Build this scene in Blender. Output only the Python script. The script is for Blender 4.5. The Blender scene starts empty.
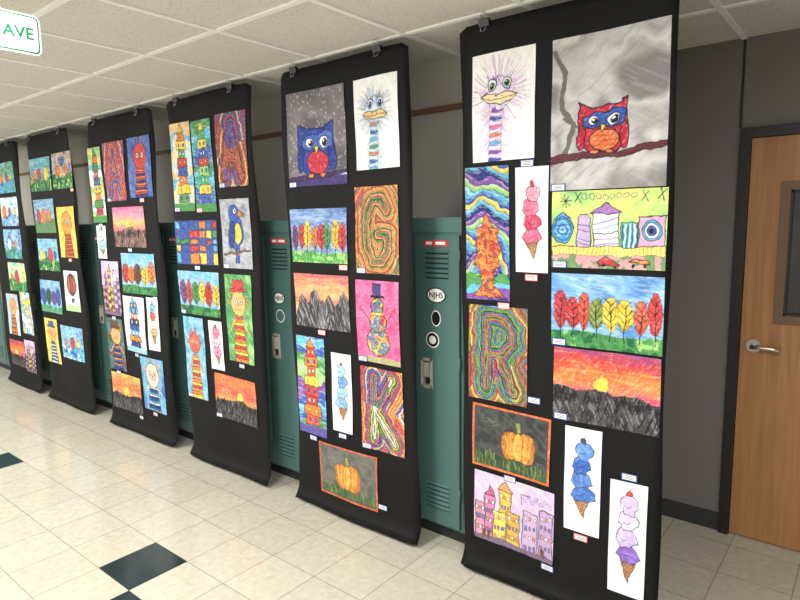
import bpy, bmesh, math
import numpy as np
from mathutils import Matrix, Vector

scene = bpy.context.scene
COL = bpy.context.collection

# ------------------------------------------------------------------ helpers
def lin(c):
    c = np.asarray(c, float)
    return np.where(c <= 0.04045, c / 12.92, ((c + 0.055) / 1.055) ** 2.4)

def s255(r, g, b):
    return tuple(float(v) for v in lin(np.array([r, g, b]) / 255.0)) + (1.0,)

def mat(name, col, rough=0.6, metal=0.0, noise=None, bump=0.0, emit=0.0, coat=0.0, spec=None):
    m = bpy.data.materials.new(name); m.use_nodes = True
    nt = m.node_tree; b = nt.nodes['Principled BSDF']
    b.inputs['Base Color'].default_value = col
    b.inputs['Roughness'].default_value = rough
    b.inputs['Metallic'].default_value = metal
    if coat: b.inputs['Coat Weight'].default_value = coat; b.inputs['Coat Roughness'].default_value = 0.1
    if spec is not None: b.inputs['Specular IOR Level'].default_value = spec
    if emit:
        b.inputs['Emission Color'].default_value = col; b.inputs['Emission Strength'].default_value = emit
    sc, amt = noise if noise else (12.0, 0.06)
    tc = nt.nodes.new('ShaderNodeTexCoord'); n = nt.nodes.new('ShaderNodeTexNoise')
    n.inputs['Scale'].default_value = sc; n.inputs['Detail'].default_value = 5
    nt.links.new(tc.outputs['Object'], n.inputs['Vector'])
    r = nt.nodes.new('ShaderNodeMapRange'); r.inputs['To Min'].default_value = 1 - amt; r.inputs['To Max'].default_value = 1 + amt
    nt.links.new(n.outputs['Fac'], r.inputs['Value'])
    v = nt.nodes.new('ShaderNodeVectorMath'); v.operation = 'SCALE'; v.inputs[0].default_value = col[:3]
    nt.links.new(r.outputs[0], v.inputs['Scale']); nt.links.new(v.outputs[0], b.inputs['Base Color'])
    if bump:
        bp = nt.nodes.new('ShaderNodeBump'); bp.inputs['Strength'].default_value = bump; bp.inputs['Distance'].default_value = 0.01
        nt.links.new(n.outputs['Fac'], bp.inputs['Height']); nt.links.new(bp.outputs[0], b.inputs['Normal'])
    return m

def box(bm, x0, x1, y0, y1, z0, z1, mi=0):
    vs = [bm.verts.new(p) for p in ((x0,y0,z0),(x1,y0,z0),(x1,y1,z0),(x0,y1,z0),(x0,y0,z1),(x1,y0,z1),(x1,y1,z1),(x0,y1,z1))]
    for q in ((3,2,1,0),(4,5,6,7),(0,1,5,4),(1,2,6,5),(2,3,7,6),(3,0,4,7)):
        f = bm.faces.new([vs[i] for i in q]); f.material_index = mi
    return vs

def prism(bm, pts, axis, a0, a1, mi=0):
    def P(p, a): return (p[0], a, p[1]) if axis == 'y' else (a, p[0], p[1])
    A = [bm.verts.new(P(p, a0)) for p in pts]; B = [bm.verts.new(P(p, a1)) for p in pts]
    n = len(pts); fs = [bm.faces.new(A), bm.faces.new(B[::-1])]
    for i in range(n): fs.append(bm.faces.new([A[i], B[i], B[(i+1) % n], A[(i+1) % n]]))
    for f in fs: f.material_index = mi

def tube(bm, pts, r, mi=0, seg=8, closed=False):
    pts = [Vector(p) for p in pts]; n = len(pts); rings = []
    for i, p in enumerate(pts):
        if closed: t = pts[(i+1) % n] - pts[i-1]
        else: t = pts[min(i+1, n-1)] - pts[max(i-1, 0)]
        t.normalize(); a = t.orthogonal() if abs(t.x) > .9 else t.cross(Vector((1, 0, 0)))
        a.normalize(); b = t.cross(a)
        rings.append([bm.verts.new(p + a*math.cos(2*math.pi*k/seg)*r + b*math.sin(2*math.pi*k/seg)*r) for k in range(seg)])
    for i in range(n if closed else n-1):
        A, B = rings[i], rings[(i+1) % n]
        for k in range(seg):
            f = bm.faces.new([A[k], A[(k+1) % seg], B[(k+1) % seg], B[k]]); f.smooth = True; f.material_index = mi
    if not closed:
        for q in (rings[0], rings[-1][::-1]):
            f = bm.faces.new(q); f.material_index = mi

def mesh_of(name, bm, mats):
    bmesh.ops.recalc_face_normals(bm, faces=bm.faces)
    me = bpy.data.meshes.new(name); bm.to_mesh(me); bm.free()
    for m in mats: me.materials.append(m)
    return me

def obj(name, data, loc=(0, 0, 0), parent=None):
    o = bpy.data.objects.new(name, data); o.location = loc; COL.objects.link(o)
    if parent: o.parent = parent
    return o

# ------------------------------------------------------------------ materials
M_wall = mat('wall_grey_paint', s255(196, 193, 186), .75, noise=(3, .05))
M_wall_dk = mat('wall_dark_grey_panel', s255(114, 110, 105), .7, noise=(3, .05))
M_wall_lt = mat('wall_light_paint', s255(222, 221, 218), .8, noise=(3, .03))
M_base = mat('rubber_baseboard', s255(48, 48, 50), .5)
M_teal = mat('locker_teal_enamel', s255(74, 108, 105), .36, noise=(40, .05))
M_teal2 = mat('locker_teal_frame', s255(82, 116, 112), .4, noise=(40, .05))
M_slot = mat('locker_louver_shadow', s255(20, 36, 36), .8)
M_kick = mat('locker_kick_plate', s255(28, 34, 35), .6)
M_steel = mat('brushed_steel', s255(205, 203, 198), .32, 1.0)
M_cup = mat('latch_cup_nickel', s255(196, 190, 176), .4, .2)
M_clip = mat('clip_dark_steel', s255(70, 70, 74), .35, .6)
M_white = mat('white_plastic', s255(240, 240, 236), .5)
M_red = mat('red_tag', s255(200, 50, 60), .5)
M_black = mat('black_enamel', s255(22, 22, 24), .4)
M_frame = mat('door_frame_charcoal', s255(30, 30, 32), .45)
M_bronze = mat('window_frame_bronze', s255(112, 84, 62), .45)
M_green = mat('sign_green', s255(20, 100, 64), .45)
M_tbar = mat('ceiling_grid_white', s255(244, 243, 240), .5)
M_rail = mat('tack_rail_brown', s255(132, 100, 76), .6)
M_lens = mat('troffer_lens', (1, .98, .94, 1), .5, emit=3.0)
M_paper = mat('black_bulletin_paper', s255(9, 9, 11), .68, noise=(5, .12), bump=.25, spec=.26)
M_label_w = mat('label_card', s255(240, 240, 240), .6)
M_label_b = mat('label_blue_backing', s255(50, 80, 150), .6)
M_label_r = mat('label_red_backing', s255(190, 60, 70), .6)
M_print = mat('label_print', s255(70, 70, 80), .6)

def wood_mat():
    m = bpy.data.materials.new('door_oak_veneer'); m.use_nodes = True
    nt = m.node_tree; b = nt.nodes['Principled BSDF']; b.inputs['Roughness'].default_value = .38
    tc = nt.nodes.new('ShaderNodeTexCoord'); mp = nt.nodes.new('ShaderNodeMapping'); mp.inputs['Scale'].default_value = (14, 14, .9)
    n = nt.nodes.new('ShaderNodeTexNoise'); n.inputs['Scale'].default_value = 2.5; n.inputs['Detail'].default_value = 8; n.inputs['Distortion'].default_value = .6
    cr = nt.nodes.new('ShaderNodeValToRGB')
    cr.color_ramp.elements[0].position = .3; cr.color_ramp.elements[0].color = s255(156, 108, 64)
    cr.color_ramp.elements[1].position = .7; cr.color_ramp.elements[1].color = s255(178, 128, 82)
    nt.links.new(tc.outputs['Object'], mp.inputs[0]); nt.links.new(mp.outputs[0], n.inputs['Vector'])
    nt.links.new(n.outputs['Fac'], cr.inputs[0]); nt.links.new(cr.outputs[0], b.inputs['Base Color'])
    return m
M_wood = wood_mat()
M_glass = mat('dark_window_glass', s255(12, 13, 17), .06)

def ceil_mat():
    m = bpy.data.materials.new('acoustic_tile'); m.use_nodes = True
    nt = m.node_tree; b = nt.nodes['Principled BSDF']; b.inputs['Roughness'].default_value = .9
    tc = nt.nodes.new('ShaderNodeTexCoord')
    n = nt.nodes.new('ShaderNodeTexNoise'); n.inputs['Scale'].default_value = 85; n.inputs['Detail'].default_value = 6; n.inputs['Roughness'].default_value = .75
    cr = nt.nodes.new('ShaderNodeValToRGB'); e = cr.color_ramp.elements
    e[0].position = .36; e[0].color = s255(178, 175, 168); e[1].position = .47; e[1].color = s255(216, 214, 207)
    nt.links.new(tc.outputs['Object'], n.inputs['Vector']); nt.links.new(n.outputs['Fac'], cr.inputs[0]); nt.links.new(cr.outputs[0], b.inputs['Base Color'])
    bp = nt.nodes.new('ShaderNodeBump'); bp.inputs['Strength'].default_value = .25; bp.inputs['Distance'].default_value = .003
    nt.links.new(n.outputs['Fac'], bp.inputs['Height']); nt.links.new(bp.outputs[0], b.inputs['Normal'])
    return m
M_ceil = ceil_mat()

TX0, TY0, TS = -2.96, 1.23, 0.305
def floor_mat(name, c1, c2, seam):
    m = bpy.data.materials.new(name); m.use_nodes = True
    nt = m.node_tree; N = nt.nodes; L = nt.links; b = N['Principled BSDF']
    b.inputs['Roughness'].default_value = .16; b.inputs['Specular IOR Level'].default_value = .55
    g = N.new('ShaderNodeNewGeometry'); sep = N.new('ShaderNodeSeparateXYZ'); L.new(g.outputs['Position'], sep.inputs[0])
    def edge(sock, off):
        a = N.new('ShaderNodeMath'); a.operation = 'SUBTRACT'; L.new(sock, a.inputs[0]); a.inputs[1].default_value = off
        d = N.new('ShaderNodeMath'); d.operation = 'DIVIDE'; L.new(a.outputs[0], d.inputs[0]); d.inputs[1].default_value = TS
        fr = N.new('ShaderNodeMath'); fr.operation = 'PINGPONG'; L.new(d.outputs[0], fr.inputs[0]); fr.inputs[1].default_value = .5
        lt = N.new('ShaderNodeMapRange'); L.new(fr.outputs[0], lt.inputs['Value']); lt.inputs['From Min'].default_value = .003; lt.inputs['From Max'].default_value = .010
        fl = N.new('ShaderNodeMath'); fl.operation = 'FLOOR'; L.new(d.outputs[0], fl.inputs[0])
        return lt.outputs[0], fl.outputs[0]
    ex, ix = edge(sep.outputs[0], TX0); ey, iy = edge(sep.outputs[1], TY0)
    mn = N.new('ShaderNodeMath'); mn.operation = 'MINIMUM'; L.new(ex, mn.inputs[0]); L.new(ey, mn.inputs[1])
    cx = N.new('ShaderNodeCombineXYZ'); L.new(ix, cx.inputs[0]); L.new(iy, cx.inputs[1])
    wn = N.new('ShaderNodeTexWhiteNoise'); L.new(cx.outputs[0], wn.inputs['Vector'])
    n = N.new('ShaderNodeTexNoise'); n.inputs['Scale'].default_value = 26; n.inputs['Detail'].default_value = 6; n.inputs['Roughness'].default_value = .7
    L.new(g.outputs['Position'], n.inputs['Vector'])
    mr = N.new('ShaderNodeMapRange'); L.new(n.outputs['Fac'], mr.inputs['Value']); mr.inputs['From Min'].default_value = .35; mr.inputs['From Max'].default_value = .65
    mx = N.new('ShaderNodeMix'); mx.data_type = 'RGBA'; L.new(mr.outputs[0], mx.inputs['Factor']); mx.inputs['A'].default_value = c1; mx.inputs['B'].default_value = c2
    sc = N.new('ShaderNodeMapRange'); L.new(wn.outputs['Value'], sc.inputs['Value']); sc.inputs['To Min'].default_value = .95; sc.inputs['To Max'].default_value = 1.03
    vm = N.new('ShaderNodeVectorMath'); vm.operation = 'SCALE'; L.new(mx.outputs['Result'], vm.inputs[0]); L.new(sc.outputs[0], vm.inputs['Scale'])
    fx = N.new('ShaderNodeMix'); fx.data_type = 'RGBA'; L.new(mn.outputs[0], fx.inputs['Factor']); fx.inputs['A'].default_value = seam; L.new(vm.outputs[0], fx.inputs['B'])
    L.new(fx.outputs['Result'], b.inputs['Base Color'])
    return m
M_floor = floor_mat('vinyl_tile_cream', s255(182, 177, 161), s255(198, 194, 180), s255(138, 132, 118))
M_floor_dk = floor_mat('vinyl_tile_dark_green', s255(26, 40, 42), s255(34, 52, 54), s255(24, 34, 36))

# ------------------------------------------------------------------ room
CEIL = 2.58; YB = 2.82; YD = 3.50; YF = -1.35; XL = -13.0; XR = 2.6; XREC = -1.0
bm = bmesh.new()
ix0 = -33; ix1 = 19; iy0 = -9; iy1 = 8
V = {}
for i in range(ix0, ix1+1):
    for j in range(iy0, iy1+1): V[i, j] = bm.verts.new((TX0+i*TS, TY0+j*TS, 0))
for i in range(ix0, ix1):
    for j in range(iy0, iy1):
        f = bm.faces.new([V[i, j], V[i+1, j], V[i+1, j+1], V[i, j+1]])
        f.material_index = 1 if (i % 7 == 0 and j == 0) or (i % 7 == 1 and j == -1) else 0
obj('floor', mesh_of('floor', bm, [M_floor, M_floor_dk]))

bm = bmesh.new(); box(bm, XL, XR, YF, YD, CEIL, CEIL+.05); obj('ceiling', mesh_of('ceiling', bm, [M_ceil]))
bm = bmesh.new()
k = -17
while -2.44+k*.61 < XR:
    x = -2.44+k*.61
    box(bm, x-.013, x+.013, YF, YD, CEIL-.008, CEIL+.002); k += 1
for k in range(-2, 7):
    y = 2.33-k*.61
    if y < YD: box(bm, XL, XR, y-.013, y+.013, CEIL-.0085, CEIL+.002)
obj('ceiling_grid', mesh_of('ceiling_grid', bm, [M_tbar]))

def wall(name, x0, x1, y0, y1, m, z0=0, z1=CEIL):
    bm = bmesh.new(); box(bm, x0, x1, y0, y1, z0, z1); obj(name, mesh_of(name, bm, [m]))
wall('wall_back', XL, XREC, YB, YB+.1, M_wall)
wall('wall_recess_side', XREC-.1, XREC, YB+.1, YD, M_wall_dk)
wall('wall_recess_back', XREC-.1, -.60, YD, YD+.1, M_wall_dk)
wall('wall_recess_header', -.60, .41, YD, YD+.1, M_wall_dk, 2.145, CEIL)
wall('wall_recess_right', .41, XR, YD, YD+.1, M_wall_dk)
wall('wall_front', XL, XR, YF-.1, YF, M_wall_lt)
wall('wall_left', XL-.1, XL, YF, YB, M_wall_lt)
wall('wall_right', XR, XR+.1, YF, YD, M_wall)
bm = bmesh.new(); box(bm, XREC, -.60, YD-.008, YD, 0, .10); obj('baseboard_recess', mesh_of('bb', bm, [M_base]))
bm = bmesh.new(); box(bm, .41, XR, YD-.008, YD, 0, .10); obj('baseboard_right', mesh_of('bb', bm, [M_base]))
bm = bmesh.new(); box(bm, XL, XR, YF, YF+.008, 0, .10); obj('baseboard_front', mesh_of('bb', bm, [M_base]))
bm = bmesh.new(); box(bm, -.612, -.600, YD-.004, YD, 2.145, CEIL); obj('trim_1', mesh_of('trim', bm, [M_frame]))
bm = bmesh.new(); box(bm, XL, XREC, YB-.018, YB, 2.30, 2.33); obj('trim_2', mesh_of('trim', bm, [M_rail]))

# door
door = obj('door_1', None, (0, 0, 0)); 
bm = bmesh.new(); y0 = YD-.03; y1 = YD+.1
box(bm, -.60, -.552, y0, y1, 0, 2.14); box(bm, .362, .41, y0, y1, 0, 2.14); box(bm, -.552, .362, y0, y1, 2.092, 2.14)
o = obj('frame', mesh_of('door_frame', bm, [M_frame]), parent=door)
bm = bmesh.new()
dy0, dy1 = YD-.005, YD+.04; wx0, wx1, wz0, wz1 = -.40, .21, 1.18, 1.86
box(bm, -.549, wx0, dy0, dy1, .008, 2.089); box(bm, wx1, .359, dy0, dy1, .008, 2.089)
box(bm, wx0, wx1, dy0, dy1, .008, wz0); box(bm, wx0, wx1, dy0, dy1, wz1, 2.089)
obj('slab', mesh_of('door_slab', bm, [M_wood]), parent=door)
bm = bmesh.new(); e = .03
for a in ((wx0-.012, wx0+e, wz0-.012, wz1+.012), (wx1-e, wx1+.012, wz0-.012, wz1+.012), (wx0+e, wx1-e, wz0-.012, wz0+e), (wx0+e, wx1-e, wz1-e, wz1+.012)):
    box(bm, a[0], a[1], dy0-.008, dy1, a[2], a[3])
obj('window_frame', mesh_of('window_frame', bm, [M_bronze]), parent=door)
bm = bmesh.new()
for a in ((wx0+e, wx0+e+.012, wz0+e, wz1-e), (wx1-e-.012, wx1-e, wz0+e, wz1-e), (wx0+e, wx1-e, wz0+e, wz0+e+.012), (wx0+e, wx1-e, wz1-e-.012, wz1-e)):
    box(bm, a[0], a[1], dy0-.003, dy1, a[2], a[3])
obj('window_gasket', mesh_of('window_gasket', bm, [M_black]), parent=door)
bm = bmesh.new(); box(bm, wx0+e, wx1-e, YD+.01, YD+.016, wz0+e, wz1-e); obj('window_glass', mesh_of('glass', bm, [M_glass]), parent=door)
bm = bmesh.new()
hx, hz = -.488, 1.045
tube(bm, [(hx, dy0, hz), (hx, dy0-.012, hz)], .034, seg=24)
tube(bm, [(hx, dy0-.01, hz), (hx, dy0-.055, hz)], .012, seg=12)
tube(bm, [(hx-.008, dy0-.055, hz), (hx+.03, dy0-.058, hz+.003), (hx+.09, dy0-.056, hz), (hx+.125, dy0-.05, hz-.006)], .0105, seg=12)
obj('lever_handle', mesh_of('lever', bm, [M_steel]), parent=door)

# ------------------------------------------------------------------ lockers
bm = bmesh.new()
W = .305
box(bm, 0.001, W-.001, .012, .315, .07, 1.72, 1)
box(bm, 0.001, W-.001, .035, .315, 0, .07, 3)
box(bm, 0.0, W, .004, .03, 1.645, 1.72, 1)
cx0, cx1, cz0, cz1 = .055, .122, .83, .985
D = (.018, W-.014, .088, 1.63)
box(bm, D[0], cx0, -.006, .014, D[2], D[3], 0); box(bm, cx1, D[1], -.006, .014, D[2], D[3], 0)
box(bm, cx0, cx1, -.006, .014, D[2], cz0, 0); box(bm, cx0, cx1, -.006, .014, cz1, D[3], 0)
box(bm, cx0, cx1, .010, .016, cz0, cz1, 4)
t_ = .010
box(bm, cx0-.004, cx0+t_, -.010, .0, cz0-.004, cz1+.004, 4); box(bm, cx1-t_, cx1+.004, -.010, .0, cz0-.004, cz1+.004, 4)
box(bm, cx0, cx1, -.010, 0, cz1-t_, cz1+.004, 4); box(bm, cx0, cx1, -.010, 0, cz0-.004, cz0+t_, 4)
box(bm, cx0+.018, cx1-.018, -.018, .01, cz0+.06, cz1-.02, 4)
box(bm, cx0+.024, cx1-.024, -.004, .008, cz0+.02, cz0+.05, 3)
for base in (1.41, .17):
    for k in range(6):
        z = base+k*.025
        box(bm, .085, .225, -.0075, -.0055, z, z+.009, 2)
        prism(bm, [(-.006, z+.020), (-.014, z+.009), (-.006, z+.009)], 'x', .08, .23, 0)
for z in (.25, .95, 1.5): tube(bm, [(W-.012, -.004, z), (W-.012, -.004, z+.06)], .005, 1)
lock_me = mesh_of('locker', bm, [M_teal, M_teal2, M_slot, M_kick, M_cup])
lockers = {}
for k in range(-2, 34):
    x = -1.925-.305*k
    if x < XL+.1: break
    lockers[k] = obj('locker', lock_me, (x, 2.50, 0))

def text_obj(name, s, size, m, parent, loc, rot, align='CENTER', off=.02):
    c = bpy.data.curves.new(name, 'FONT'); c.body = s; c.size = size; c.align_x = align; c.align_y = 'CENTER'; c.extrude = .0003; c.offset = size*off
    c.materials.append(m); o = obj(name, c, loc, parent); o.rotation_euler = rot; return o
def sticker(parent, x, z, rx, rz, mats, txt=None, name='locker_sticker'):
    bm = bmesh.new()
    for s, yy, mi in ((1, -.0072, 0), (.86, -.0080, 1)):
        A = [bm.verts.new((x+rx*s*math.cos(t), yy, z+rz*s*math.sin(t))) for t in np.linspace(0, 2*math.pi, 28, endpoint=False)]
        f = bm.faces.new(A); f.material_index = mi
    o = obj(name, mesh_of(name, bm, mats), (0, 0, 0), parent)
    if txt: text_obj('sticker_text', txt, rz*1.0, M_black, o, (x, -.0088, z), (math.pi/2, 0, 0))
    return o
A0 = lockers[0]; A4 = lockers[4]
sticker(A0, .152, 1.325, .062, .040, [M_black, M_white], 'NJHS')
sticker(A0, .150, 1.205, .030, .042, [M_white, M_black])
sticker(A0, .128, 1.09, .042, .042, [M_white, M_black])
sticker(A0, .128, 1.09, .022, .022, [M_white, M_white]).location.y = -.0012
sticker(A4, .135, 1.225, .055, .038, [M_black, M_white], 'NJHS')
sticker(A4, .140, 1.11, .042, .042, [M_white, M_teal])
for A, dx in ((A0, .15), (A4, .15), (lockers[8], .15), (lockers[12], .15)):
    bm = bmesh.new(); box(bm, dx-.075, dx+.075, -.0085, -.0055, 1.575, 1.607, 0); box(bm, dx-.06, dx-.02, -.0095, -.006, 1.584, 1.599, 1); box(bm, dx+.0, dx+.06, -.0095, -.006, 1.584, 1.599, 1)
    obj('name_strip', mesh_of('name_strip', bm, [M_red, M_white]), (0, 0, 0), A)

# ------------------------------------------------------------------ hanging paper banners
def surfY(x, z):
    y = 2.36-.016*z + .005*np.sin(x*9+z*1.3)+.004*np.sin(z*5.1+x*4)
    curl = np.clip((.12-z)/.12, 0, 1)
    return y-.06*curl**2
panels = {'P5': (-1.52, -.61), 'P4': (-2.73, -1.80), 'P3': (-3.915, -3.0), 'P2': (-5.12, -4.13), 'P1': (-6.42, -5.47), 'P0': (-7.56, -6.64)}
for kx, (x0, x1) in panels.items():
    bm = bmesh.new(); nx, nz = 24, 80; Vv = []
    for j in range(nz+1):
        row = []
        for i in range(nx+1):
            t = i/nx; z = .022+(2.538-.022)*(j/nz); x = x0+(x1-x0)*t
            edge = max(0, abs(t-.5)*2-.90)/.10
            zz = z - (.022*(edge**2) if j == nz else 0)
            xx = x+(.004*edge*math.sin(z*4.3+x0*5+(2 if t > .5 else 0)))
            row.append(bm.verts.new((xx, float(surfY(x, z))+.0015+.010*edge*(1+math.sin(z*6+x0*3+(3 if t > .5 else 0))), zz)))
        Vv.append(row)
    for j in range(nz):
        for i in range(nx):
            f = bm.faces.new([Vv[j][i], Vv[j][i+1], Vv[j+1][i+1], Vv[j+1][i]]); f.smooth = True
    me = mesh_of('hanging_paper_banner', bm, [M_paper])
    o = obj('hanging_paper_banner', me)
    md = o.modifiers.new('thick', 'SOLIDIFY'); md.thickness = .0012; md.offset = 0

def clip_mesh():
    bm = bmesh.new()
    # sprung body: two leaning plates joined by a spine, jaws straddle the paper
    for s in (-1, 1):
        A = [(.0125*s, .030), (.0105*s, .030), (.0030*s, .0), (.0042*s, .0)]
        prism(bm, A, 'x', -.024, .024, 1)
    box(bm, -.024, .024, -.0125, .0125, .029, .031, 1)
    for s in (-1, 1):
        tube(bm, [(-.016, .011*s, .029), (-.013, .016*s, .045), (-.007, .017*s, .054), (.007, .017*s, .054), (.013, .016*s, .045), (.016, .011*s, .029)], .0022, 0, 6)
        tube(bm, [(-.012, .005*s, .001), (-.009, .016*s, -.022), (.009, .016*s, -.022), (.012, .005*s, .001)], .0018, 0, 6)
    return mesh_of('binder_clip', bm, [M_steel, M_clip])
cm = clip_mesh()
for kx, (x0, x1) in panels.items():
    for t in (.14, .80):
        x = x0+(x1-x0)*t; o = obj('binder_clip', cm, (x, float(surfY(x, 2.53)), 2.520)); o.rotation_euler = (0, 0, .06)

# ------------------------------------------------------------------ painter
INK = (.09, .09, .12)
class Art:
    def __init__(s, w, h, res, bg, seed):
        s.w, s.h, s.px = w, h, 1.0/res
        s.nx = max(12, int(round(w*res))); s.ny = max(12, int(round(h*res)))
        s.gx, s.gy = np.meshgrid(np.linspace(0, 1, s.nx), np.linspace(0, 1, s.ny))
        s.x, s.y = s.gx, s.gy; s.X, s.Y = s.x*w, s.y*h
        s.c = np.zeros((s.ny, s.nx, 3))+np.array(bg, float); s.seed = seed; s.rng = np.random.default_rng(seed)
        # hand-drawn wobble of everything painted
        dx = (s.noise(.045, 501, 2)-.5)*.016+(s.noise(.012, 502, 1)-.5)*.004; dy = (s.noise(.045, 503, 2)-.5)*.016+(s.noise(.012, 504, 1)-.5)*.004
        s.X = np.clip(s.X+dx, 0, w); s.Y = np.clip(s.Y+dy, 0, h); s.x, s.y = s.X/w, s.Y/h
    def noise(s, cell, seed=0, oct=2):
        out = 0; amp = 1; tot = 0
        for o in range(oct):
            rg = np.random.default_rng(s.seed*77+seed*13+o)
            gx, gy = s.X/cell, s.Y/cell; G = rg.random((int(gy.max())+3, int(gx.max())+3))
            i, j = gy.astype(int), gx.astype(int); fy, fx = gy-i, gx-j; fy = fy*fy*(3-2*fy); fx = fx*fx*(3-2*fx)
            v = (G[i, j]*(1-fx)+G[i, j+1]*fx)*(1-fy)+(G[i+1, j]*(1-fx)+G[i+1, j+1]*fx)*fy
            out = out+v*amp; tot += amp; amp *= .5; cell = cell/2
        return out/tot
    def stroke(s, ang, cl, cw, seed):
        """directional streak noise in 0..1 (brush / crayon strokes)"""
        c, n = math.cos(ang), math.sin(ang); a = (s.X*c+s.Y*n)/cl+50; b = (-s.X*n+s.Y*c)/cw+400
        rg = np.random.default_rng(s.seed*31+seed); G = rg.random((997,))
        i, j = np.floor(a).astype(int), np.floor(b).astype(int); fa, fb = a-i, b-j
        h = lambda p, q: G[(p*131+q*57) % 997]
        return (h(i, j)*(1-fa)+h(i+1, j)*fa)*(1-fb)+(h(i, j+1)*(1-fa)+h(i+1, j+1)*fa)*fb
    def mix(s, m, col):
        m = np.clip(m, 0, 1)[..., None]; s.c = s.c*(1-m)+np.asarray(col, float)*m
    def cov(s, sd): return np.clip(.5-sd/s.px, 0, 1)
    def lw(s, w): return max(w, s.px*.75)
    def sd_ell(s, cx, cy, rx, ry, rot=0):
        dx, dy = s.X-cx*s.w, s.Y-cy*s.h; c, n = math.cos(rot), math.sin(rot); a, b = dx*c+dy*n, -dx*n+dy*c
        rx *= s.w; ry *= s.w
        k = np.sqrt((a/rx)**2+(b/ry)**2); g = np.sqrt((a/rx**2)**2+(b/ry**2)**2)+1e-9
        return k*(k-1)/g*1.0
    def ell(s, cx, cy, rx, ry, col, rot=0, ol=0, oc=INK):
        sd = s.sd_ell(cx, cy, rx, ry, rot)
        if col is not None: s.mix(s.cov(sd), col)
        if ol: s.mix(s.cov(abs(sd)-s.lw(ol)/2), oc)
    def seg(s, p, q):
        ax, ay, bx, by = p[0]*s.w, p[1]*s.h, q[0]*s.w, q[1]*s.h; vx, vy = bx-ax, by-ay
        t = np.clip(((s.X-ax)*vx+(s.Y-ay)*vy)/(vx*vx+vy*vy+1e-12), 0, 1)
        return np.hypot(s.X-ax-t*vx, s.Y-ay-t*vy)
    def dist(s, pts, closed=False):
        d = 9; n = len(pts)
        for i in range(n if closed else n-1): d = np.minimum(d, s.seg(pts[i], pts[(i+1) % n]))
        return d
    def line(s, pts, w, col=INK, closed=False): s.mix(s.cov(s.dist(pts, closed)-s.lw(w)/2), col)
    def inside(s, pts):
        ins = np.zeros(s.X.shape, bool); n = len(pts)
        for i in range(n):
            x1, y1 = pts[i]; x2, y2 = pts[(i+1) % n]
            if y1 == y2: continue
            c = ((y1 > s.y) != (y2 > s.y)) & (s.x < (x2-x1)*(s.y-y1)/(y2-y1)+x1); ins ^= c
        return ins
    def poly(s, pts, col, ol=0, oc=INK):
        d = s.dist(pts, True); sd = np.where(s.inside(pts), -d, d)
        if col is not None: s.mix(s.cov(sd), col)
        if ol: s.mix(s.cov(d-s.lw(ol)/2), oc)
    def rect(s, x0, y0, x1, y1, col, ol=0, oc=INK): s.poly([(x0, y0), (x1, y0), (x1, y1), (x0, y1)], col, ol, oc)
    def wash(s, cols, cell, seed=0, t=None):
        v = s.noise(cell, seed, 3) if t is None else t
        v = np.clip((v-.25)/.5, 0, .9999) if t is None else np.clip(v, 0, .9999)
        C = np.array(cols, float); k = v*(len(C)-1); i = k.astype(int); f = (k-i)[..., None]
        s.c = C[i]*(1-f)+C[i+1]*f
def H(r, g, b): return (r/255, g/255, b/255)
RED, ORG, YEL, GRN, BLU, PUR, PNK, CYN, WHT = H(205,48,50), H(235,120,40), H(242,205,60), H(70,150,75), H(45,85,180), H(120,70,160), H(230,95,150), H(85,175,215), H(240,240,240)
DGR, DBL, BRN, LBL, LAV, GRY, DGY, LGN, BLK = H(30,100,60), H(28,45,120), H(110,70,45), H(140,190,225), H(190,165,215), H(150,150,150), H(60,60,64), H(150,205,110), H(25,25,28)

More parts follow.
